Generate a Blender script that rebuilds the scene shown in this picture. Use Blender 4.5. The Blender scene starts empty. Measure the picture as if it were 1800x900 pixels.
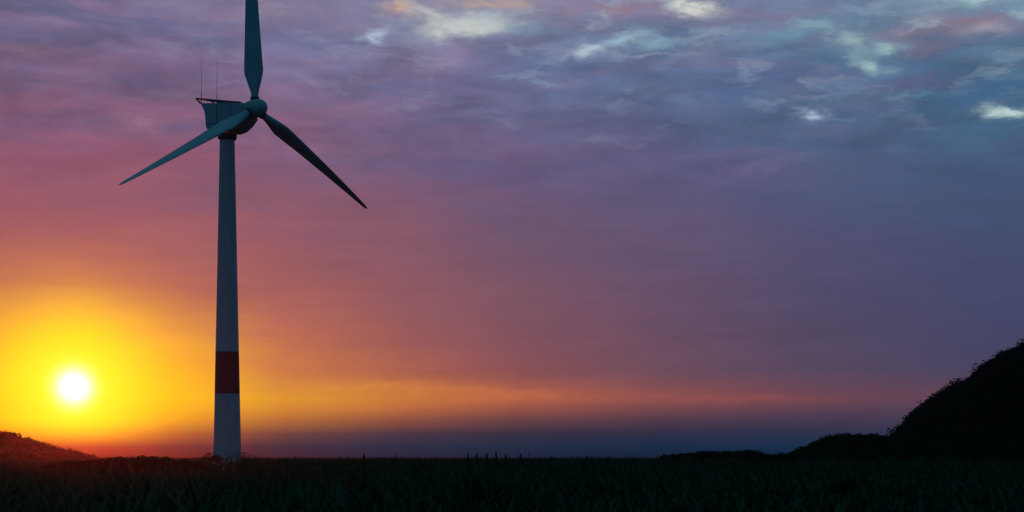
import bpy, bmesh, math, random
import numpy as np
from mathutils import Vector, Matrix
random.seed(11)
rng = np.random.default_rng(11)
sc = bpy.context.scene
COL = sc.collection
R_ = math.radians

# ------------------------------------------------------------------ camera
EYE = 2.6
FPX = 3041.0            # focal length in pixels of the 1800 px wide photograph
HOR = 802.0             # row of the horizon
cam_d = bpy.data.cameras.new('camera')
cam_d.sensor_width = 36.0
cam_d.lens = 36.0 * FPX / 1800.0
cam_d.shift_y = (HOR - 450.0) / 1800.0
cam_d.clip_start = 0.5
cam_d.clip_end = 60000
cam = bpy.data.objects.new('camera', cam_d)
cam.location = (0, 0, EYE)
cam.rotation_euler = (R_(90), 0, 0)
COL.objects.link(cam)
sc.camera = cam

# ------------------------------------------------------------------ view, sun
sc.view_settings.view_transform = 'Standard'
sc.view_settings.look = 'None'
sc.view_settings.exposure = 0.0
sc.view_settings.gamma = 1.0
sc.view_settings.use_curve_mapping = False
sc.cycles.use_denoising = True
sc.cycles.volume_bounces = 1
sc.cycles.max_bounces = 6
SUN_AZ = math.atan((130 - 900) / FPX)                 # from +Y towards +X
SUN_EL = math.atan((HOR - 680) / FPX * math.cos(SUN_AZ))
sun_dir = Vector((math.sin(SUN_AZ) * math.cos(SUN_EL), math.cos(SUN_AZ) * math.cos(SUN_EL), math.sin(SUN_EL)))
sl = bpy.data.lights.new('sun', 'SUN')
sl.energy = 0.52
sl.angle = R_(0.5)
sl.color = (1.0, 0.07, 0.015)
so = bpy.data.objects.new('sun', sl)
so.rotation_euler = sun_dir.to_track_quat('Z', 'Y').to_euler()
COL.objects.link(so)


def lin(c):
    out = []
    for v in c[:3]:
        v = v / 255.0
        out.append(v / 12.92 if v <= 0.04045 else ((v + 0.055) / 1.055) ** 2.4)
    return tuple(out) + (1.0,)


# ------------------------------------------------------------------ world: dusk sky by direction
world = bpy.data.worlds.new('World')
sc.world = world
world.use_nodes = True
NT = world.node_tree
NT.nodes.clear()
LK = NT.links


class G:
    """tiny helper round a node tree"""
    def __init__(self, nt):
        self.nt = nt

    def put(self, sock, v):
        if isinstance(v, bpy.types.NodeSocket):
            self.nt.links.new(v, sock)
        else:
            sock.default_value = v

    def math(self, op, a, b=0.0, c=None, clamp=False):
        n = self.nt.nodes.new('ShaderNodeMath')
        n.operation = op
        n.use_clamp = clamp
        self.put(n.inputs[0], a)
        self.put(n.inputs[1], b)
        if c is not None:
            self.put(n.inputs[2], c)
        return n.outputs[0]

    def rng(self, v, a, b, lo=0.0, hi=1.0, kind='LINEAR'):
        n = self.nt.nodes.new('ShaderNodeMapRange')
        n.interpolation_type = kind
        n.clamp = True
        self.put(n.inputs['Value'], v)
        for k, x in (('From Min', a), ('From Max', b), ('To Min', lo), ('To Max', hi)):
            self.put(n.inputs[k], x)
        return n.outputs['Result']

    def mix(self, f, a, b, mode='MIX'):
        n = self.nt.nodes.new('ShaderNodeMix')
        n.data_type = 'RGBA'
        n.blend_type = mode
        n.clamp_factor = True
        self.put(n.inputs[0], f)
        self.put(n.inputs[6], a)
        self.put(n.inputs[7], b)
        return n.outputs[2]

    def comb(self, x, y, z=0.0):
        n = self.nt.nodes.new('ShaderNodeCombineXYZ')
        self.put(n.inputs[0], x)
        self.put(n.inputs[1], y)
        self.put(n.inputs[2], z)
        return n.outputs[0]

    def noise(self, vec, scale, detail=4.0, rough=0.55, dist=0.0):
        n = self.nt.nodes.new('ShaderNodeTexNoise')
        self.put(n.inputs['Vector'], vec)
        n.inputs['Scale'].default_value = scale
        n.inputs['Detail'].default_value = detail
        n.inputs['Roughness'].default_value = rough
        n.inputs['Distortion'].default_value = dist
        return n.outputs['Fac']

    def ramp(self, f, stops):
        n = self.nt.nodes.new('ShaderNodeValToRGB')
        cr = n.color_ramp
        while len(cr.elements) > 1:
            cr.elements.remove(cr.elements[0])
        cr.elements[0].position = stops[0][0]
        cr.elements[0].color = stops[0][1]
        for p, c in stops[1:]:
            e = cr.elements.new(p)
            e.color = c
        self.put(n.inputs[0], f)
        return n.outputs[0]


g = G(NT)
tc = NT.nodes.new('ShaderNodeTexCoord')
sep = NT.nodes.new('ShaderNodeSeparateXYZ')
LK.new(tc.outputs['Generated'], sep.inputs[0])
dx, dy, dz = sep.outputs
DEG = 180 / math.pi
az = g.math('MULTIPLY', g.math('ARCTAN2', dx, dy), DEG)          # degrees, 0 ahead, + to the right
el = g.math('MULTIPLY', g.math('ARCSINE', dz), DEG)


def AZ(px):
    return math.atan((px - 900) / FPX) * DEG


def EL(py):
    return math.atan((HOR - py) / FPX) * DEG


# slow wander of the cloud layers
nv = g.comb(g.math('MULTIPLY', az, 0.11), g.math('MULTIPLY', el, 0.42))
wob = g.math('SUBTRACT', g.noise(nv, 1.0, 3.0, 0.5, 0.4), 0.5)
nv2 = g.comb(g.math('MULTIPLY_ADD', az, 0.33, 7.0), g.math('MULTIPLY', el, 1.9))
wob2 = g.math('SUBTRACT', g.noise(nv2, 0.8, 3.0, 0.5, 0.6), 0.5)
amp = g.rng(el, 0.9, 9.0, 0.08, 2.2)
elw = g.math('ADD', el, g.math('MULTIPLY', amp, g.math('ADD', wob, g.math('MULTIPLY', wob2, 0.10))))
azw = g.math('ADD', az, g.math('MULTIPLY', g.math('ADD', wob, wob2), g.rng(el, 0.5, 9.0, 0.0, 5.0)))
u = g.rng(azw, -18.0, 18.0)


def U(px):
    return (AZ(px) + 18.0) / 36.0


PX = [0, 130, 300, 500, 700, 900, 1150, 1400, 1750]
ROWS = [
    # row     0             130            300            500            700            900            1150           1400           1750
    (806, [(30, 14, 12), (36, 14, 16), (32, 18, 26), (4, 30, 50), (2, 32, 56), (2, 32, 56), (4, 32, 56), (6, 34, 58), (12, 34, 58)]),
    (785, [(100, 48, 18), (118, 56, 28), (70, 42, 46), (14, 42, 64), (8, 44, 70), (6, 44, 70), (10, 44, 72), (14, 46, 76), (28, 48, 80)]),
    (762, [(205, 130, 12), (215, 148, 16), (160, 94, 46), (96, 66, 62), (62, 52, 68), (44, 46, 66), (40, 46, 70), (40, 50, 76), (52, 54, 80)]),
    (738, [(240, 184, 4), (245, 200, 2), (222, 155, 30), (176, 108, 56), (140, 80, 64), (104, 66, 70), (80, 58, 74), (68, 58, 80), (68, 60, 84)]),
    (718, [(240, 190, 4), (248, 208, 2), (238, 180, 22), (212, 138, 50), (190, 110, 62), (154, 84, 70), (120, 72, 77), (96, 66, 82), (80, 65, 87)]),
    (700, [(240, 196, 5), (250, 215, 0), (242, 192, 18), (222, 150, 48), (206, 124, 60), (182, 98, 70), (146, 82, 78), (116, 72, 82), (90, 68, 88)]),
    (655, [(240, 196, 8), (250, 215, 0), (238, 180, 30), (206, 126, 70), (172, 98, 78), (142, 83, 85), (112, 78, 92), (88, 73, 97), (72, 69, 97)]),
    (590, [(226, 164, 46), (232, 178, 36), (216, 148, 64), (184, 106, 86), (154, 91, 90), (131, 83, 94), (105, 78, 99), (84, 74, 101), (68, 70, 103)]),
    (510, [(184, 112, 82), (188, 114, 80), (178, 107, 86), (160, 95, 93), (140, 88, 98), (122, 84, 100), (102, 80, 106), (84, 77, 108), (70, 74, 107)]),
    (410, [(158, 92, 96), (160, 93, 98), (158, 94, 100), (146, 90, 103), (132, 88, 106), (112, 86, 110), (98, 84, 114), (84, 81, 115), (70, 79, 114)]),
    (290, [(140, 86, 108), (138, 86, 110), (138, 88, 112), (130, 90, 116), (118, 90, 120), (102, 88, 124), (92, 89, 125), (80, 90, 125), (67, 90, 124)]),
    (170, [(120, 92, 122), (118, 92, 122), (120, 95, 127), (118, 98, 132), (110, 100, 135), (100, 102, 137), (90, 102, 137), (78, 104, 137), (68, 104, 134)]),
    (60, [(106, 98, 130), (107, 100, 133), (116, 106, 140), (118, 114, 148), (116, 119, 154), (112, 121, 154), (104, 121, 152), (100, 121, 151), (98, 122, 150)]),
    (-60, [(108, 102, 136), (110, 104, 140), (120, 112, 148), (126, 120, 156), (126, 124, 160), (124, 126, 160), (120, 124, 156), (116, 123, 153), (112, 124, 152)]),
]
prev = None
col = None
for py, cs in ROWS:
    r = g.ramp(u, [(U(p), lin(c)) for p, c in zip(PX, cs)])
    if col is None:
        col = r
    else:
        # near the horizon layers stay level, higher up they drift with the clouds
        col = g.mix(g.rng(elw if py < 760 else el, EL(prev), EL(py)), col, r)
    prev = py

# soft mottling of the high cloud deck: violet, blue and rose patches
nv3 = g.comb(g.math('MULTIPLY_ADD', az, 0.16, 3.0), g.math('MULTIPLY', el, 0.62), 4.0)
m1 = g.noise(nv3, 1.6, 6.0, 0.58, 0.5)
hi = g.rng(el, 6.0, 12.0)
col = g.mix(g.math('MULTIPLY', hi, g.rng(m1, 0.50, 0.72, 0.0, 0.45)), col, lin((62, 92, 132)))
nv4 = g.comb(g.math('MULTIPLY_ADD', az, 0.2, 31.0), g.math('MULTIPLY', el, 0.9), 9.0)
m2 = g.noise(nv4, 1.1, 4.0, 0.5, 0.9)
col = g.mix(g.math('MULTIPLY', g.rng(el, 9.0, 13.5), g.rng(m2, 0.5, 0.72, 0.0, 0.4)), col, lin((150, 116, 138)))
# thin level streaks
nv5 = g.comb(g.math('MULTIPLY_ADD', az, 0.30, 11.0), g.math('MULTIPLY', el, 2.6), 2.0)
m3 = g.noise(nv5, 0.8, 3.0, 0.5, 0.6)
stk = g.rng(m3, 0.35, 0.68, 0.965, 1.04)
stc = NT.nodes.new('ShaderNodeCombineColor')
for i in range(3):
    g.put(stc.inputs[i], stk)
col = g.mix(g.rng(el, 1.0, 6.0, 0.25, 1.0), col, g.mix(1.0, col, stc.outputs[0], 'MULTIPLY'))

nv6 = g.comb(g.math('MULTIPLY_ADD', az, 0.34, 51.0), g.math('MULTIPLY', el, 1.05), 6.0)
m4 = g.noise(nv6, 1.0, 5.0, 0.55, 0.6)
blo = g.rng(m4, 0.34, 0.66, 0.80, 1.22)
blc = NT.nodes.new('ShaderNodeCombineColor')
for i in range(3):
    g.put(blc.inputs[i], blo)
col = g.mix(g.rng(el, 8.0, 12.5, 0.12, 1.0), col, g.mix(1.0, col, blc.outputs[0], 'MULTIPLY'))

# bright breaks in the cloud, lit from beyond
bw = g.comb(g.math('MULTIPLY', az, 0.9), g.math('MULTIPLY', el, 2.0), 5.0)
bn1 = g.math('SUBTRACT', g.noise(bw, 1.1, 6.0, 0.6, 0.4), 0.5)
bw2 = g.comb(g.math('MULTIPLY', az, 0.9), g.math('MULTIPLY', el, 2.0), 25.0)
bn2 = g.math('SUBTRACT', g.noise(bw2, 1.1, 6.0, 0.6, 0.4), 0.5)
azb = g.math('ADD', az, g.math('MULTIPLY', bn1, 2.1))
elb = g.math('ADD', el, g.math('MULTIPLY', bn2, 0.75))
BREAKS = [  # x, y, half-width, half-height, strength, tilt, colour
    (1100, 18, 110, 15, 0.6, 0, (150, 118, 138)), (1330, 36, 110, 14, 0.5, 0.05, (128, 112, 144)), (1600, 78, 95, 12, 0.6, -0.06, (138, 104, 124)),
    (1690, 58, 60, 10, 0.55, 0.05, (146, 110, 126)), (1620, 164, 60, 12, 0.5, 0, (104, 90, 128)), (1000, 128, 130, 16, 0.35, 0, (86, 106, 150)),
    (1440, 140, 140, 18, 0.45, 0.05, (70, 96, 146)), (1740, 190, 90, 14, 0.4, 0, (58, 100, 138)), (560, 40, 80, 14, 0.4, 0, (124, 106, 132)),
    (800, 34, 125, 28, 0.4, 0, (142, 150, 172)), (1070, 74, 90, 18, 0.35, -0.1, (122, 146, 176)), (1690, 24, 95, 22, 0.4, 0, (128, 152, 168)),
    (1520, 60, 120, 26, 0.35, 0, (100, 138, 164)), (860, 6, 70, 9, 0.8, 0, (184, 158, 148)), (704, 12, 26, 13, 0.9, 0, (204, 168, 144)), (748, 20, 40, 10, 0.8, 0.35, (184, 184, 186)),
    (798, 50, 46, 14, 1.0, -0.06, (196, 202, 200)), (842, 42, 60, 14, 0.95, 0.0, (198, 204, 200)), (925, 50, 45, 11, 0.5, -0.05, (100, 140, 170)),
    (660, 66, 20, 9, 0.95, -0.1, (180, 190, 210)), (694, 64, 26, 9, 0.4, 0.1, (130, 134, 168)), (766, 107, 36, 10, 0.55, 0, (140, 140, 174)),
    (650, 124, 46, 9, 0.4, 0, (122, 116, 154)), (1034, 88, 18, 8, 1.0, -0.2, (192, 210, 224)), (1082, 72, 36, 8, 0.8, -0.25, (150, 182, 196)),
    (1000, 90, 40, 7, 0.4, 0, (138, 140, 168)), (1158, 75, 34, 7, 0.65, 0.05, (134, 168, 184)), (1190, 8, 36, 10, 0.7, 0.3, (168, 182, 188)),
    (1222, 15, 30, 11, 1.0, 0.25, (212, 212, 206)), (1262, 26, 26, 7, 0.5, 0.1, (160, 160, 170)), (1385, 68, 46, 9, 0.5, -0.3, (104, 148, 170)),
    (1430, 54, 28, 10, 0.55, -0.2, (124, 158, 176)), (1486, 84, 18, 9, 0.85, 0.2, (160, 182, 186)), (1506, 112, 24, 14, 0.6, 0.6, (140, 162, 170)),
    (1532, 132, 20, 9, 0.9, 0.3, (160, 190, 192)), (1556, 100, 24, 8, 0.85, 0.0, (156, 184, 186)), (1520, 100, 60, 26, 0.35, 0.2, (110, 150, 168)),
    (1640, 6, 34, 9, 0.9, 0.1, (166, 198, 204)), (1716, 17, 42, 12, 0.9, 0.05, (168, 200, 204)), (1735, 77, 28, 8, 0.55, 0, (168, 156, 168)),
    (560, 8, 120, 22, 0.3, 0, (138, 128, 152)), (1000, 40, 120, 14, 0.35, 0.03, (128, 120, 148)), (1796, 50, 20, 9, 0.7, 0, (150, 190, 200)), (1420, 212, 20, 8, 1.0, 0.05, (170, 186, 208)), (1458, 219, 34, 6, 0.4, 0.12, (104, 136, 170)),
    (1612, 183, 40, 6, 0.55, 0, (86, 136, 166)), (1745, 218, 16, 9, 0.85, 0, (176, 204, 204)), (1782, 221, 36, 7, 1.0, 0.04, (186, 208, 208)),
    (1210, 178, 36, 9, 0.45, 0.05, (112, 134, 170)), (1100, 156, 38, 10, 0.35, 0, (104, 130, 164)), (232, 228, 30, 11, 0.45, 0, (160, 118, 146)),
    (300, 20, 70, 16, 0.4, 0.15, (140, 132, 158)), (1320, 300, 60, 10, 0.4, -0.12, (116, 104, 144)), (1255, 326, 40, 10, 0.3, -0.1, (112, 102, 142)),
    (930, 262, 110, 7, 0.35, -0.03, (122, 106, 140)), (1090, 246, 60, 6, 0.3, -0.03, (118, 112, 150)), (180, 130, 120, 16, 0.3, 0, (136, 100, 128)),
    (860, 690, 130, 8, 0.32, 0.03, (216, 124, 68)), (640, 682, 110, 8, 0.32, -0.02, (234, 152, 58)), (1250, 700, 130, 7, 0.35, 0.02, (158, 86, 80)),
]
shape = g.noise(g.comb(g.math('MULTIPLY', az, 1.1), g.math('MULTIPLY', el, 2.4), 15.0), 1.0, 5.0, 0.55, 0.5)
shp = g.rng(shape, 0.30, 0.58, 0.4, 1.0)
for x, y, hw, hh, s, tilt, c in BREAKS:
    ex = g.math('MULTIPLY', g.math('SUBTRACT', azb, AZ(x)), 1.0 / (hw / FPX * DEG))
    ey0 = g.math('SUBTRACT', elb, EL(y))
    ey0 = g.math('MULTIPLY_ADD', g.math('SUBTRACT', azb, AZ(x)), tilt, ey0)
    ey = g.math('MULTIPLY', ey0, 1.0 / (hh / FPX * DEG))
    r2 = g.math('ADD', g.math('MULTIPLY', ex, ex), g.math('MULTIPLY', ey, ey))
    f = g.math('EXPONENT', g.math('MULTIPLY', r2, -0.75))
    f = g.math('MULTIPLY', g.math('MULTIPLY', f, shp), s * 1.25)
    col = g.mix(f, col, lin(c))

# small pale wisps scattered through the high deck
nv7 = g.comb(g.math('MULTIPLY_ADD', azb, 0.42, 77.0), g.math('MULTIPLY', elb, 1.5), 3.0)
m5 = g.noise(nv7, 1.0, 6.0, 0.58, 0.4)
wis = g.math('MULTIPLY', g.math('MULTIPLY', g.rng(m5, 0.54, 0.72), 0.55), g.math('MULTIPLY', g.rng(el, 9.5, 13.5), g.rng(az, -14.0, 2.0, 0.12, 1.0)))
col = g.mix(wis, col, lin((158, 178, 192)))

# the low sun and its glow
dot = NT.nodes.new('ShaderNodeVectorMath')
dot.operation = 'DOT_PRODUCT'
LK.new(tc.outputs['Generated'], dot.inputs[0])
dot.inputs[1].default_value = sun_dir
ang = g.math('MULTIPLY', g.math('ARCCOSINE', g.math('MINIMUM', dot.outputs['Value'], 1.0)), DEG)
lowmask = g.rng(elw, 0.15, 1.25, 0.0, 1.0, 'SMOOTHSTEP')
wide = g.math('EXPONENT', g.math('MULTIPLY', g.math('POWER', g.math('DIVIDE', ang, 2.15), 2.0), -1.0))
col = g.mix(g.math('MULTIPLY', g.math('MULTIPLY', wide, 0.97), lowmask), col, (1.35, 1.02, 0.0, 1.0))
core = g.math('EXPONENT', g.math('MULTIPLY', g.math('POWER', g.math('DIVIDE', ang, 0.45), 2.0), -1.0))
col = g.mix(core, col, (2.6, 2.45, 2.2, 1.0))

# round the rest of the dome: dim teal dusk opposite the sun, a dull violet belt low down
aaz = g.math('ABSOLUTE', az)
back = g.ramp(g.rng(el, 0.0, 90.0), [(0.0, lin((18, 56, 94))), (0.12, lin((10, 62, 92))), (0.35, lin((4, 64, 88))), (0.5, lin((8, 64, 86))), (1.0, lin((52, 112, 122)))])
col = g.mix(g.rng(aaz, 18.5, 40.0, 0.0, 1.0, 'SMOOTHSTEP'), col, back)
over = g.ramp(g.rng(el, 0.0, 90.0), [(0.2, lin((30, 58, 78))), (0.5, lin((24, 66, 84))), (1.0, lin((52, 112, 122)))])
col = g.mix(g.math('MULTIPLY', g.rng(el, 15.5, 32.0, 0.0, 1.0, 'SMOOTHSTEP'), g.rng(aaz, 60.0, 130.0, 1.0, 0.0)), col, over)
col = g.mix(g.rng(el, 0.0, -1.5), col, lin((10, 18, 24)))

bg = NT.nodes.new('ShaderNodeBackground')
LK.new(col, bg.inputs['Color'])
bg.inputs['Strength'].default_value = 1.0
sky = NT.nodes.new('ShaderNodeTexSky')
sky.sky_type = 'NISHITA'
sky.sun_disc = False
sky.sun_elevation = SUN_EL
sky.sun_rotation = SUN_AZ
bg2 = NT.nodes.new('ShaderNodeBackground')
LK.new(sky.outputs[0], bg2.inputs['Color'])
bg2.inputs['Strength'].default_value = 0.0003
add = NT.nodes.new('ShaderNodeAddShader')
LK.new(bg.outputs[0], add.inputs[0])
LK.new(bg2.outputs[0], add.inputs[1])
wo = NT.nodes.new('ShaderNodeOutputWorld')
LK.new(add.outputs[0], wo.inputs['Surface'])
world.cycles.sampling_method = 'MANUAL'
world.cycles.sample_map_resolution = 2048


# ------------------------------------------------------------------ materials
def material(name, base, rough=0.8, var=None, scale=1.0, detail=4.0, bump=0.0, spec=0.3, coord='Object', stretch=None):
    m = bpy.data.materials.new(name)
    m.use_nodes = True
    nt = m.node_tree
    gg = G(nt)
    b = nt.nodes['Principled BSDF']
    b.inputs['Roughness'].default_value = rough
    b.inputs['Specular IOR Level'].default_value = spec
    t = nt.nodes.new('ShaderNodeTexCoord')
    v = t.outputs[coord]
    if stretch:
        mp = nt.nodes.new('ShaderNodeMapping')
        mp.inputs['Scale'].default_value = stretch
        nt.links.new(v, mp.inputs[0])
        v = mp.outputs[0]
    n = gg.noise(v, scale, detail, 0.6)
    c2 = var if var else tuple(x * 0.7 for x in base)
    nt.links.new(gg.mix(gg.rng(n, 0.3, 0.7), base + (1,), c2 + (1,)), b.inputs['Base Color'])
    if bump:
        bp = nt.nodes.new('ShaderNodeBump')
        bp.inputs['Strength'].default_value = bump
        nt.links.new(n, bp.inputs['Height'])
        nt.links.new(bp.outputs[0], b.inputs['Normal'])
    return m


M_WHITE = material('turbine_paint', (0.72, 0.74, 0.74), 0.45, (0.58, 0.61, 0.61), 0.5, 6, 0.0, 0.4, stretch=(1.5, 1.5, 0.25))
M_BLADE = material('blade_gelcoat', (0.70, 0.72, 0.72), 0.4, (0.60, 0.62, 0.62), 0.4, 5, 0.0, 0.4)
M_RED = material('red_paint', (0.34, 0.055, 0.065), 0.5, (0.25, 0.05, 0.06), 0.6, 5, 0.0, 0.4)
M_STEEL = material('dark_steel', (0.16, 0.17, 0.18), 0.5, (0.10, 0.11, 0.12), 2.0)
M_SOIL = material('field_soil', (0.060, 0.050, 0.034), 0.95, (0.030, 0.034, 0.020), 0.08, 8, 0.4, spec=0.0)
M_LEAF = material('crop_leaf', (0.036, 0.098, 0.054), 1.0, (0.050, 0.118, 0.060), 0.35, 5, spec=0.0)
M_BUSH = material('bush_leaf', (0.030, 0.062, 0.030), 0.9, (0.048, 0.080, 0.036), 0.9, 4, spec=0.05)
M_WOODS = material('hill_woods_leaf', (0.026, 0.046, 0.026), 0.9, (0.040, 0.060, 0.030), 0.06, 4, spec=0.0)
M_HILL = material('hill_earth', (0.036, 0.044, 0.024), 0.95, (0.028, 0.036, 0.020), 0.03, 7, 0.3, spec=0.0)
M_BARK = material('bark', (0.085, 0.062, 0.045), 0.9, (0.05, 0.038, 0.03), 4.0, 4, 0.3)


# ------------------------------------------------------------------ building helpers
def tag(o, label=None, cat=None, group=None, kind=None):
    for k, v in (('label', label), ('category', cat), ('group', group), ('kind', kind)):
        if v:
            o[k] = v
    return o


def link(name, me, mat, parent=None):
    o = bpy.data.objects.new(name, me)
    for m in (mat if isinstance(mat, (list, tuple)) else [mat]):
        me.materials.append(m)
    COL.objects.link(o)
    o.parent = parent
    return o


def from_bm(name, bm, mat, parent=None, smooth=False):
    bmesh.ops.recalc_face_normals(bm, faces=bm.faces)
    me = bpy.data.meshes.new(name)
    bm.to_mesh(me)
    bm.free()
    if smooth:
        me.polygons.foreach_set('use_smooth', [True] * len(me.polygons))
    return link(name, me, mat, parent)


def np_mesh(name, verts, quads):
    """verts (n,3), quads (m,3 or 4)"""
    verts = np.asarray(verts, dtype=np.float32)
    quads = np.asarray(quads, dtype=np.int32)
    me = bpy.data.meshes.new(name)
    k = quads.shape[1]
    me.vertices.add(len(verts))
    me.vertices.foreach_set('co', verts.ravel())
    me.loops.add(quads.size)
    me.loops.foreach_set('vertex_index', quads.ravel())
    me.polygons.add(len(quads))
    me.polygons.foreach_set('loop_start', np.arange(0, quads.size, k, dtype=np.int32))
    me.update(calc_edges=True)
    me.validate()
    return me


def tube(bm, pts, radii, seg=10, cap=True):
    rings = []
    pts = [Vector(p) for p in pts]
    for i, p in enumerate(pts):
        d = (pts[min(i + 1, len(pts) - 1)] - pts[max(i - 1, 0)]).normalized()
        ref = Vector((0, 0, 1)) if abs(d.z) < 0.9 else Vector((1, 0, 0))
        a = d.cross(ref).normalized()
        b = d.cross(a)
        r = radii[i] if isinstance(radii, (list, tuple)) else radii
        rings.append([bm.verts.new(p + (a * math.cos(2 * math.pi * k / seg) + b * math.sin(2 * math.pi * k / seg)) * r) for k in range(seg)])
    for r0, r1 in zip(rings, rings[1:]):
        for k in range(seg):
            bm.faces.new((r0[k], r0[(k + 1) % seg], r1[(k + 1) % seg], r1[k]))
    if cap:
        bm.faces.new(rings[0][::-1])
        bm.faces.new(rings[-1])


def lathe_z(bm, prof, seg=48):
    """prof: (z, r) pairs turned round the local Z axis"""
    rings = []
    for z, r in prof:
        rings.append([bm.verts.new((r * math.cos(2 * math.pi * k / seg), r * math.sin(2 * math.pi * k / seg), z)) for k in range(seg)])
    for r0, r1 in zip(rings, rings[1:]):
        for k in range(seg):
            bm.faces.new((r0[k], r0[(k + 1) % seg], r1[(k + 1) % seg], r1[k]))
    bm.faces.new(rings[0][::-1])
    bm.faces.new(rings[-1])


def at(px, py, depth):
    return Vector(((px - 900) / FPX * depth, depth, EYE + (HOR - py) / FPX * depth))


# ------------------------------------------------------------------ ground
GW, GD = 5000.0, 2700.0


def ground_z(x, y):
    return 0.22 * np.sin(x * 0.021 + 1.3) * np.cos(y * 0.017) + 0.12 * np.sin(x * 0.06 + y * 0.045)


def axis(lo, hi, n, p=2.2):
    t = np.linspace(-1, 1, n)
    return np.where(t < 0, -np.abs(t) ** p * abs(lo), np.abs(t) ** p * hi)


gx = axis(-GW / 2, GW / 2, 181)
gy = axis(-1200.0, GD, 221)
X, Y = np.meshgrid(gx, gy)
Z = ground_z(X, Y) * np.exp(-(np.hypot(X, Y) / 900.0) ** 2)
gv = np.stack([X.ravel(), Y.ravel(), Z.ravel()], 1)
ii, jj = np.meshgrid(np.arange(len(gy) - 1), np.arange(len(gx) - 1), indexing='ij')
i0 = (ii * len(gx) + jj).ravel()
gq = np.stack([i0, i0 + 1, i0 + len(gx) + 1, i0 + len(gx)], 1)
ground = link('ground', np_mesh('ground', gv, gq), M_SOIL)
tag(ground, 'dark flat field running to the horizon', None, None, 'structure')


def gz(x, y):
    return float(ground_z(np.float64(x), np.float64(y)) * math.exp(-(math.hypot(x, y) / 900.0) ** 2))


# ------------------------------------------------------------------ evening haze
bm = bmesh.new()
bmesh.ops.create_cube(bm, size=1.0, matrix=Matrix.Translation((0, 750, 74)) @ Matrix.Diagonal((5200, 4100, 156, 1)))
M_HAZE = bpy.data.materials.new('haze_air')
M_HAZE.use_nodes = True
M_HAZE.node_tree.nodes.clear()
pv = M_HAZE.node_tree.nodes.new('ShaderNodeVolumePrincipled')
pv.inputs['Color'].default_value = (0.42, 0.38, 0.82, 1)
pv.inputs['Density'].default_value = 0.000025
pv.inputs['Anisotropy'].default_value = 0.95
mo = M_HAZE.node_tree.nodes.new('ShaderNodeOutputMaterial')
M_HAZE.node_tree.links.new(pv.outputs[0], mo.inputs['Volume'])
haze = from_bm('haze', bm, M_HAZE)
tag(haze, 'thin evening haze over the plain', None, None, 'stuff')

# ------------------------------------------------------------------ hills
def vnoise(x, seed):
    r = np.random.default_rng(seed)
    tab = r.uniform(-1, 1, 512)
    i = np.floor(x).astype(int)
    f = x - i
    f = f * f * (3 - 2 * f)
    return tab[i % 512] * (1 - f) + tab[(i + 1) % 512] * f


def vnoise2(x, y, seed):
    r = np.random.default_rng(seed)
    tab = r.uniform(-1, 1, (128, 128))
    i = np.floor(x).astype(int)
    j = np.floor(y).astype(int)
    f = x - i
    h = y - j
    f = f * f * (3 - 2 * f)
    h = h * h * (3 - 2 * h)
    a = tab[i % 128, j % 128] * (1 - f) + tab[(i + 1) % 128, j % 128] * f
    b = tab[i % 128, (j + 1) % 128] * (1 - f) + tab[(i + 1) % 128, (j + 1) % 128] * f
    return a * (1 - h) + b * h


def make_hill(label, prof, depth, front, rear, seed, rough=1.0, trim=0.0):
    """prof: skyline points (x, y in the photograph) turned into a crest at a real depth in metres"""
    px = np.array([p[0] for p in prof], float)
    hz = np.array([(HOR - p[1]) / FPX * depth + EYE - trim for p in prof])
    wx = (px - 900) / FPX * depth
    xs = np.arange(wx[0], wx[-1] + 1e-3, 3.0)
    crest = np.maximum(np.interp(xs, wx, hz), -2.0)
    ys = np.concatenate([np.linspace(-front, 0, 40), np.linspace(0, rear, 24)[1:]])
    XX, YY = np.meshgrid(xs, ys)
    sf = np.where(YY < 0, np.clip(1 + YY / front, 0, 1), np.clip(1 - YY / rear, 0, 1))
    sh = sf * sf * (3 - 2 * sf)
    H = np.interp(XX.ravel(), xs, crest).reshape(XX.shape) * sh
    nz = vnoise2(XX / 38 + 50, YY / 38 + 50, seed) * 2.2 + vnoise2(XX / 13 + 50, YY / 13 + 50, seed + 1) * 0.9
    H = H + nz * rough * sh * np.clip(-YY / (0.3 * front), 0, 1) * np.clip(H / 12, 0, 1)
    H = np.where(sf <= 0.0, -2.0, H - 1.2 * (1 - sh))
    ypos = YY + depth
    shear = float(np.mean(px) - 900) / FPX
    v = np.stack([(XX + YY * shear).ravel(), ypos.ravel(), H.ravel()], 1)
    a, b = np.meshgrid(np.arange(len(ys) - 1), np.arange(len(xs) - 1), indexing='ij')
    k = (a * len(xs) + b).ravel()
    q = np.stack([k, k + 1, k + len(xs) + 1, k + len(xs)], 1)
    o = link('hill', np_mesh('hill', v, q), M_HILL)
    o.data.polygons.foreach_set('use_smooth', [True] * len(o.data.polygons))
    tag(o, label, None, None, 'structure')
    return xs, ys, H, depth, shear


def hill_sampler(h):
    xs, ys, H, depth, shear = h

    def f(x, y):
        x = x - (y - depth) * shear
        i = np.clip((x - xs[0]) / (xs[1] - xs[0]), 0, len(xs) - 1.001)
        yy = y - depth
        j = np.clip(np.interp(yy, ys, np.arange(len(ys))), 0, len(ys) - 1.001)
        a = i.astype(int)
        b = j.astype(int)
        fa = i - a
        fb = j - b
        return (H[b, a] * (1 - fa) + H[b, a + 1] * fa) * (1 - fb) + (H[b + 1, a] * (1 - fa) + H[b + 1, a + 1] * fa) * fb
    return f


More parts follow.
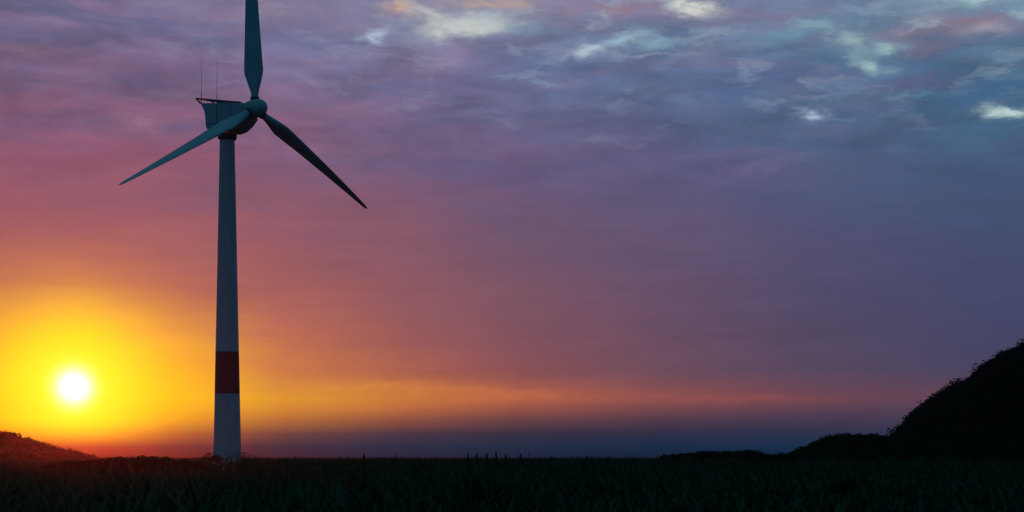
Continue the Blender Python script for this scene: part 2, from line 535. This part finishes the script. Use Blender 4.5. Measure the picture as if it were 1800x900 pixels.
big = make_hill('tall dark wooded hill rising at the edge of the plain',
                [(1480, 800), (1540, 778), (1580, 770), (1598, 748), (1613, 722), (1636, 704), (1668, 687), (1680, 674), (1706, 668), (1732, 642),
                 (1770, 622), (1800, 608), (1850, 588), (1920, 566), (2000, 560), (2100, 580), (2250, 650), (2450, 805)],
                720, 170, 320, 5, 1.4, 3.8)
low = make_hill('low dark wooded foothill beside the tall hill',
                [(1120, 812), (1180, 806), (1230, 800), (1290, 799), (1325, 797), (1350, 806), (1385, 803), (1420, 788), (1455, 772), (1485, 767),
                 (1510, 770), (1540, 769), (1560, 775), (1600, 772), (1660, 776), (1760, 790), (1850, 815)],
                620, 90, 70, 9, 0.5, 1.0)
left = make_hill('low hill sloping down beneath the setting sun',
                 [(-420, 812), (-300, 778), (-180, 752), (-80, 744), (0, 760), (30, 767), (70, 781), (110, 792), (150, 801), (190, 808), (250, 818)],
                 900, 150, 200, 13, 0.8, 1.6)
rise = make_hill('slight rise in the field left of the turbine tower',
                 [(30, 836), (100, 822), (170, 816), (240, 811), (290, 813), (330, 820), (400, 836)],
                 240, 60, 60, 17, 0.3, 0.2)


def leaf_cloud(centres, radii, n_per, size, squash=0.85):
    """many little four-cornered leaf faces spread through lumpy crowns"""
    V = []
    nC = len(centres)
    cid = np.repeat(np.arange(nC), n_per)
    N = len(cid)
    d = rng.normal(size=(N, 3))
    d /= np.linalg.norm(d, axis=1)[:, None]
    rad = rng.uniform(0.35, 1.0, N) ** 0.5
    lump = 1 + 0.22 * np.sin(d[:, 0] * 5 + cid * 1.7) * np.cos(d[:, 1] * 4 + cid * 0.9) + 0.15 * np.sin(d[:, 2] * 7 + cid)
    p = centres[cid] + d * (rad * lump * radii[cid])[:, None] * np.array([1, 1, squash])
    t = rng.normal(size=(N, 3))
    t /= np.linalg.norm(t, axis=1)[:, None]
    b = np.cross(t, rng.normal(size=(N, 3)))
    b /= np.linalg.norm(b, axis=1)[:, None]
    s = size * rng.uniform(0.6, 1.5, N)[:, None]
    V = np.stack([p - t * s, p - b * s * 0.45, p + t * s, p + b * s * 0.45], 1).reshape(-1, 3)
    F = np.arange(N * 4).reshape(-1, 4)
    return V, F


def woods(name, label, hill, n, rmin, rmax, n_per, leaf, xr=None, gap=0.0):
    xs, ys, H, depth, shear = hill
    f = hill_sampler(hill)
    a, b = (xs[0], xs[-1]) if xr is None else xr
    x = rng.uniform(a, b, n * 3)
    y = depth + rng.uniform(ys[0] * 0.96, 0.45 * ys[-1], n * 3)
    # plus a line of them along the crest, which makes the broken skyline
    m = n
    x2 = rng.uniform(a, b, m)
    y2 = depth + rng.normal(0, 6, m)
    x = np.concatenate([x, x2])
    y = np.concatenate([y, y2])
    x = x + (y - depth) * shear
    z = f(x, y)
    ok = z > 0.4
    clump = vnoise2(x / 14 + 40, y / 14 + 40, 77)
    ok &= clump > gap
    x, y, z = x[ok], y[ok], z[ok]
    r = rmin + (rmax - rmin) * rng.uniform(0, 1, len(x)) ** 2.8
    c = np.stack([x, y, z + r * 0.45], 1)
    V, F = leaf_cloud(c, r, n_per, leaf)
    o = link(name, np_mesh(name, V, F), M_WOODS)
    tag(o, label, None, None, 'stuff')
    return o


woods('woodland', 'dark scrub and woods covering the tall hill', big, 2300, 1.2, 4.6, 95, 0.55, ((1440 - 900) / FPX * 720, (2150 - 900) / FPX * 720), -0.85)
woods('woodland', 'dark scrub covering the low foothill', low, 1500, 0.8, 2.2, 50, 0.38, None, -0.9)
woods('woodland', 'dark scrub covering the low hill beneath the sun', left, 900, 1.0, 2.8, 60, 0.5, None, -0.5)
woods('undergrowth', 'low scrub on the slight rise in the field', rise, 700, 0.3, 0.9, 60, 0.16, None, -0.5)


# ------------------------------------------------------------------ wind turbine
DH = 326.97
hub = Vector(((448.7 - 900) / FPX * DH, DH, EYE + (HOR - 190.9) / FPX * DH))
T, TILT, PHI = 0.780, 0.023, 0.026
A = Vector((math.cos(T) * math.cos(TILT), -math.sin(T) * math.cos(TILT), math.sin(TILT)))      # rotor axis, towards the nose
Hh = Vector((-math.sin(T), -math.cos(T), 0))
Uu = Hh.cross(A)
if Uu.z < 0:
    Uu = -Uu
P_ = Vector((-Hh.x, -Hh.y, 0))                                                                    # away from the camera, across the nacelle
Ah = Vector((math.cos(T), -math.sin(T), 0))
OVER = 8.9
tower_xy = hub - Ah * OVER
base_z = gz(tower_xy.x, tower_xy.y)
root = bpy.data.objects.new('wind_turbine', None)
root.empty_display_size = 5
root.location = (tower_xy.x, tower_xy.y, base_z)
COL.objects.link(root)
tag(root, 'tall pale three-bladed wind turbine with a red band round its tower', 'wind turbine')
TOP = hub.z - 4.5 - base_z
R0, R1 = 2.72, 1.42


def rad(z):
    return R0 + (R1 - R0) * (z / TOP) ** 0.95


Z0 = EYE - base_z + (HOR - 692) / FPX * 332
Z1 = EYE - base_z + (HOR - 618) / FPX * 332
bm = bmesh.new()
prof = [(-0.6, 3.1), (0.45, 3.1), (0.5, 2.98), (0.5, rad(0.5))]
for z in np.linspace(0.6, TOP, 28):
    prof.append((float(z), rad(float(z))))
lathe_z(bm, prof)
tower = from_bm('tower', bm, M_WHITE, root, True)
bm = bmesh.new()
n = 5
prof = [(Z0, rad(Z0) - 0.01), (Z0, rad(Z0) + 0.012)] + [(z, rad(z) + 0.012) for z in np.linspace(Z0 + 0.3, Z1 - 0.3, n)] + [(Z1, rad(Z1) + 0.012), (Z1, rad(Z1) - 0.01)]
lathe_z(bm, prof)
from_bm('red_band', bm, M_RED, tower, True)
for zf in (0.36, 0.68):     # bolted section joints
    z = TOP * zf
    bm = bmesh.new()
    lathe_z(bm, [(z - 0.07, rad(z) - 0.02), (z - 0.06, rad(z) + 0.03), (z + 0.06, rad(z) + 0.03), (z + 0.07, rad(z) - 0.02)])
    from_bm('section_joint', bm, M_WHITE, tower, True)
bm = bmesh.new()
lathe_z(bm, [(TOP - 0.25, 1.45), (TOP - 0.2, 1.75), (TOP + 0.35, 1.85), (TOP + 0.7, 1.85)])
from_bm('yaw_bearing', bm, M_STEEL, root, True)

# nacelle frame: local x = back along the axis, y = across (away from camera), z = up, origin = hub
loc_hub = hub - Vector(root.location)
NM = Matrix.Translation(loc_hub) @ Matrix(((-Ah.x, P_.x, 0, 0), (-Ah.y, P_.y, 0, 0), (0, 0, 1, 0), (0, 0, 0, 1)))
W2 = 1.95


def prism(bm, prof, y0, y1, taper=None):
    a = [bm.verts.new((p[0], y0, p[1])) for p in prof]
    b = [bm.verts.new((p[0], y1, p[1])) for p in prof]
    bm.faces.new(a)
    bm.faces.new(b[::-1])
    for i in range(len(prof)):
        j = (i + 1) % len(prof)
        bm.faces.new((a[i], b[i], b[j], a[j]))




def nz(sv, row, near=1.95):
    """height above the hub of a point on the flank, sv metres back, seen at that row"""
    d = DH - near * P_.y + sv * T_SIN
    return (HOR - row) / FPX * d + EYE - hub.z


T_SIN = math.sin(T)
bm = bmesh.new()
prof = [(1.7, nz(1.7, 180)), (6.5, nz(6.5, 180)), (9.4, nz(9.4, 181)), (15.2, nz(15.2, 181)), (14.4, nz(14.4, 187)), (13.6, nz(13.6, 194)), (13.35, nz(13.35, 200)),
        (13.3, nz(13.3, 224)), (12.6, nz(12.6, 229)), (9.6, nz(9.6, 233)), (7.0, nz(7.0, 232)), (5.0, nz(5.0, 228)), (3.2, nz(3.2, 219)), (1.7, nz(1.7, 207))]
prism(bm, prof, -W2, W2)
bmesh.ops.bevel(bm, geom=[e for e in bm.edges], offset=0.14, segments=2, affect='EDGES')
bm.transform(NM)
nac = from_bm('nacelle', bm, M_WHITE, root)
# panel ribs on both flanks
bm = bmesh.new()
for yy in (-W2 - 0.02, W2 + 0.02):
    for sv in (5.2, 9.6):
        z0, z1 = nz(sv, 224), nz(sv, 183)
        bmesh.ops.create_cube(bm, size=1.0, matrix=Matrix.Translation((sv, yy, (z0 + z1) / 2)) @ Matrix.Diagonal((0.14, 0.06, z1 - z0, 1)))
    prism(bm, [(5.4, nz(5.4, 217)), (13.2, nz(13.2, 217)), (13.2, nz(13.2, 218.2)), (5.4, nz(5.4, 218.2))], yy - 0.03, yy + 0.03)
bm.transform(NM)
from_bm('panel_rib', bm, M_STEEL, nac)
# roof edge: a long handrail over the flared tail
bm = bmesh.new()
RL = [(2.2, nz(2.2, 179.5)), (6.0, nz(6.0, 178)), (9.4, nz(9.4, 176.3)), (16.6, nz(16.6, 172.8))]
for yy in (-W2 + 0.12, W2 - 0.12):
    tube(bm, [(p[0], yy, p[1]) for p in RL], 0.15, 8)
    tube(bm, [(15.0, yy, nz(15.0, 182)), (16.6, yy, nz(16.6, 172.8))], 0.17, 8)
    tube(bm, [(9.4, yy, nz(9.4, 182)), (9.4, yy, nz(9.4, 176.3))], 0.09, 8)
    prism(bm, [(2.6, nz(2.6, 182)), (9.3, nz(9.3, 182)), (9.3, nz(9.3, 176.6)), (6.0, nz(6.0, 178.2)), (2.6, nz(2.6, 179.6))], yy - 0.04, yy + 0.04)
tube(bm, [(16.6, -W2 + 0.12, RL[-1][1]), (16.6, W2 - 0.12, RL[-1][1])], 0.15, 8)
bm.transform(NM)
from_bm('roof_rail', bm, M_STEEL, nac, True)
for sv, yy in ((15.0, -1.7), (9.9, -1.7)):
    bm = bmesh.new()
    tube(bm, [(sv, yy, nz(sv, 182)), (sv, yy, nz(sv, 100))], [0.045, 0.02], 6)
    tube(bm, [(sv, yy, nz(sv, 182)), (sv, yy, nz(sv, 165))], 0.07, 6)
    bm.transform(NM)
    from_bm('lightning_mast', bm, M_STEEL, nac, True)

# hub with rounded nose, lathed round the rotor axis
RM = Matrix.Translation(loc_hub) @ Matrix(((Uu.x, Hh.x, A.x, 0), (Uu.y, Hh.y, A.y, 0), (Uu.z, Hh.z, A.z, 0), (0, 0, 0, 1)))
if RM.to_3x3().determinant() < 0:
    pass
bm = bmesh.new()
prof = [(-1.75, 0.4), (-1.75, 1.6), (-1.2, 1.7), (0.0, 1.74), (0.9, 1.68), (1.7, 1.5), (2.3, 1.18), (2.7, 0.8), (2.92, 0.4), (2.96, 0.1)]
lathe_z(bm, prof, 40)
bm.transform(RM)
hubo = from_bm('hub', bm, M_WHITE, root, True)


def section(chord, thick, n=14):
    """closed aerofoil outline (x along the chord, y across), nose at +x"""
    pts = []
    for i in range(n):
        t = i / (n - 1)
        x = 0.5 * (1 - math.cos(math.pi * t))
        yt = 5 * thick * (0.2969 * math.sqrt(x) - 0.126 * x - 0.3516 * x * x + 0.2843 * x ** 3 - 0.1015 * x ** 4)
        pts.append((x, yt))
    up = [(x, y) for x, y in pts]
    dn = [(x, -y * 0.75) for x, y in pts[-2:0:-1]]
    return [((0.48 - x) * chord, y * chord) for x, y in up + dn]


STATIONS = [(1.1, 0, 1.55), (2.6, 0, 1.35), (3.6, 0.3, 1.85), (5.0, 0.7, 2.75), (6.6, 1, 3.7), (7.2, 1, 3.85), (9.5, 1, 3.62), (14, 1, 3.1), (20.5, 1, 2.45), (26, 1, 1.8), (30, 1, 1.28), (32.2, 1, 0.9), (33.0, 1, 0.45)]
FLAP = (0.317, -2.859, -1.953)
for k in range(3):
    th = PHI + k * 2 * math.pi / 3
    span = math.cos(th) * Uu + math.sin(th) * Hh
    tau = -math.sin(th) * Uu + math.cos(th) * Hh
    bm = bmesh.new()
    rings = []
    for r, m, c in STATIONS:
        beta = R_((122, 66, 79)[k]) + R_(8) * (r / 33.0 - 0.3)
        cd = math.cos(beta) * tau + math.sin(beta) * A
        nd = span.cross(cd)
        th_r = 0.26 - 0.14 * min(1, (r - 5) / 25) if r > 5 else 0.3
        sec = section(c, th_r)
        nn = len(sec)
        ring = []
        org = loc_hub + span * r + A * (FLAP[k] * (r / 33.0) ** 2)
        for i, (x, y) in enumerate(sec):
            a = 2 * math.pi * i / nn
            cx, cy = math.cos(a) * c / 2, math.sin(a) * c / 2
            xx = cx * (1 - m) + x * m
            yy = cy * (1 - m) + y * m
            ring.append(bm.verts.new(org + cd * xx + nd * yy))
        rings.append(ring)
    for r0, r1 in zip(rings, rings[1:]):
        for i in range(len(r0)):
            j = (i + 1) % len(r0)
            bm.faces.new((r0[i], r0[j], r1[j], r1[i]))
    bm.faces.new(rings[0][::-1])
    bm.faces.new(rings[-1])
    bl = from_bm('blade', bm, M_BLADE, root, True)
    # dark collar where the blade meets the hub
    bm = bmesh.new()
    tube(bm, [loc_hub + span * 1.5, loc_hub + span * 2.15], 0.86, 24)
    from_bm('root_collar', bm, M_STEEL, bl, True)


# ------------------------------------------------------------------ field of tall leafy crop
def crop(name, label, n, y0, y1, hmin, hmax, blades, wid, seed, power=1.0):
    r = np.random.default_rng(seed)
    t = r.uniform(0, 1, n)
    y = (y0 ** power + t * (y1 ** power - y0 ** power)) ** (1 / power)
    x = r.uniform(-1, 1, n) * (0.36 * y + 12)
    # leave the turbine's base clear
    ok = np.hypot(x - tower_xy.x, y - tower_xy.y) > 3.3
    dens = vnoise2(x / 9 + 60, y / 16 + 60, seed)
    ok &= dens > r.uniform(-1.3, 0.1, n)
    x, y = x[ok], y[ok]
    dens = dens[ok]
    z = ground_z(x, y) * np.exp(-(np.hypot(x, y) / 900.0) ** 2) - 0.03
    h = (hmin + (hmax - hmin) * r.uniform(0, 1, len(x))) * (0.85 + 0.45 * vnoise2(x / 14 + 60, y / 25 + 60, seed + 3))
    N = len(x)
    pid = np.repeat(np.arange(N), blades)
    M = len(pid)
    a = r.uniform(0, 2 * math.pi, M)
    start = r.uniform(0.0, 0.55, M) * h[pid]
    L = h[pid] * r.uniform(0.55, 1.0, M)
    lean = r.uniform(0.12, 0.65, M)
    w = wid * r.uniform(0.6, 1.3, M)
    dirx, diry = np.cos(a), np.sin(a)
    px_, py_ = -np.sin(a), np.cos(a)
    b0 = np.stack([x[pid] + r.normal(0, 0.07, M), y[pid] + r.normal(0, 0.07, M), z[pid] + start * 0.6], 1)

    def pt(s):
        out = L * lean * s * s
        up = L * (s - lean * 0.55 * s ** 3)
        return b0 + np.stack([dirx * out, diry * out, up], 1)
    side = np.stack([px_, py_, np.zeros(M)], 1)
    vs = []
    for s, ws in ((0.0, 0.5), (0.45, 1.0), (0.8, 0.75), (1.0, 0.06)):
        p = pt(s)
        vs += [p - side * (w * ws)[:, None], p + side * (w * ws)[:, None]]
    V = np.stack(vs, 1).reshape(-1, 3)
    k = (np.arange(M) * 8)[:, None]
    F = np.concatenate([k + np.array([[0, 1, 3, 2]]), k + np.array([[2, 3, 5, 4]]), k + np.array([[4, 5, 7, 6]])], 0)
    o = link(name, np_mesh(name, V, F), M_LEAF)
    tag(o, label, None, None, 'stuff')
    return o


crop('crop_field', 'tall dark leafy crop filling the near field', 10000, 26, 150, 0.7, 1.7, 9, 0.045, 21, 1.5)
crop('crop_field', 'far part of the dark crop field reaching the horizon', 24000, 120, 1000, 0.9, 2.6, 7, 0.06, 22, 1.3)


# ------------------------------------------------------------------ bushes and small trees
def bush(name, cat, label, x, y, w, h, leaf, n_leaf, slim=False, group=None, z=None, trunk=0.3):
    t = bpy.data.objects.new(name, None)
    zz = gz(x, y) if z is None else z
    t.location = (x, y, zz)
    COL.objects.link(t)
    tag(t, label, cat, group)
    bm = bmesh.new()
    nst = 1 if slim or trunk > 0.3 else 4
    cs, rs = [], []
    for i in range(nst):
        a = random.uniform(0, 6.28)
        d = w * 0.18 * (0 if nst == 1 else 1)
        top = Vector((math.cos(a) * w * 0.2, math.sin(a) * w * 0.2, h * 0.72))
        b = Vector((math.cos(a) * d * 0.3, math.sin(a) * d * 0.3, -0.15))
        r0 = max(0.02, h * 0.02 * (1.4 if nst == 1 else 0.8))
        mid = b.lerp(top, 0.5) + Vector((random.uniform(-1, 1), random.uniform(-1, 1), 0)) * w * 0.05
        tube(bm, [b, mid, top], [r0, r0 * 0.7, r0 * 0.25], 7)
        for q in range(3):
            f = random.uniform(0.35, 0.85)
            s = b.lerp(top, f)
            aa = random.uniform(0, 6.28)
            e = s + Vector((math.cos(aa) * w * 0.32, math.sin(aa) * w * 0.32, h * random.uniform(0.05, 0.2)))
            tube(bm, [s, e], [r0 * 0.45, r0 * 0.15], 5)
    from_bm('trunk' if nst == 1 else 'stems', bm, M_BARK, t, True)
    m = 16 if slim and trunk < 0.2 else 9
    for i in range(m):
        f = random.uniform(trunk, 0.92) if m == 9 else 0.06 + 0.92 * i / (m - 1)
        a = random.uniform(0, 6.28)
        e = math.sin(math.pi * min(1, max(0.0, (f - trunk * 0.6) / (1.05 - trunk * 0.6)))) ** 0.6
        rr = random.uniform(0, 0.36) * w * e
        if m != 16:
            cs.append((math.cos(a) * rr, math.sin(a) * rr, h * f))
        if m == 16:
            cs.append((math.cos(a) * 0.1 * w * (1 - f), math.sin(a) * 0.1 * w * (1 - f), h * f))
            rs.append(w * random.uniform(0.2, 0.34) * (1.08 - f) + 0.05)
            continue
        rs.append(w * random.uniform(0.14, 0.27) * (0.6 + 0.4 * e))
    V, F = leaf_cloud(np.array(cs), np.array(rs), n_leaf // m, leaf)
    V[:, 2] = np.maximum(V[:, 2], 0.05)
    link('crown', np_mesh('crown', V, F), M_BUSH, t)
    return t


# dark bushes in the near field
for px, d, w, h, lab in (
        (1490, 78, 1.9, 1.5, 'round dark bush low in the field under the tall hill'),
        (835, 84, 1.9, 1.45, 'wide dark bush in the middle of the near field'),
        (445, 80, 1.6, 1.3, 'small dark bush in the field just right of the turbine tower foot'),
        (1375, 76, 1.5, 1.1, 'squat dark bush between the middle bush and the round one under the hill'),
        (205, 96, 2.2, 1.7, 'dark bush in the field below the setting sun'),
        (378, 322, 4.6, 3.3, 'broad scrubby bush against the left side of the turbine tower foot'),
        (424, 321, 5.0, 3.0, 'broad scrubby bush against the right side of the turbine tower foot')):
    bush('bush', 'bush', lab, (px - 900) / FPX * d, d, w, h, 0.075 if d < 200 else 0.13, 1500, group='dark bushes in the field', trunk=0.12)

# thin saplings breaking the skyline
sk = [(822, 340, 3.2), (838, 350, 3.7), (856, 345, 3.3), (872, 335, 3.6), (889, 350, 3.1), (640, 335, 3.1), (915, 330, 3.0)]
for i, (px, d, h) in enumerate(sk):
    lab = 'slender dark sapling breaking the field skyline between the turbine tower and the foothill'
    grp = 'saplings on the field skyline'
    bush('sapling', 'sapling', lab, (px - 900) / FPX * d, d, 1.2 + 0.2 * random.random(), 2.6 + (h - 2.6) * random.uniform(0.25, 0.75), 0.11, 900, slim=True, group=grp, trunk=0.06)

# trees that stand out along the big hill's ridge
fb = hill_sampler(big)
for px, h, w, lab in (
        (1580, 6.0, 4.5, 'dark tree at the notch where the foothill meets the tall hill'),
        (1613, 6.5, 4.5, 'dark tree at the top of the steep lower step of the tall hill'),
        (1681, 7.0, 6.0, 'rounded dark tree standing out on the ridge halfway up the tall hill'),
        (1748, 6.5, 6.5, 'dark tree on the upper ridge of the tall hill nearest its summit')):
    x = (px - 900) / FPX * 720
    z = float(fb(np.array([x]), np.array([720.0]))[0])
    bush('tree', 'tree', lab, x, 720, w, h * 0.72, 0.32, 1100, slim=True, group='trees along the ridge of the tall hill', z=z - 0.6, trunk=0.31)
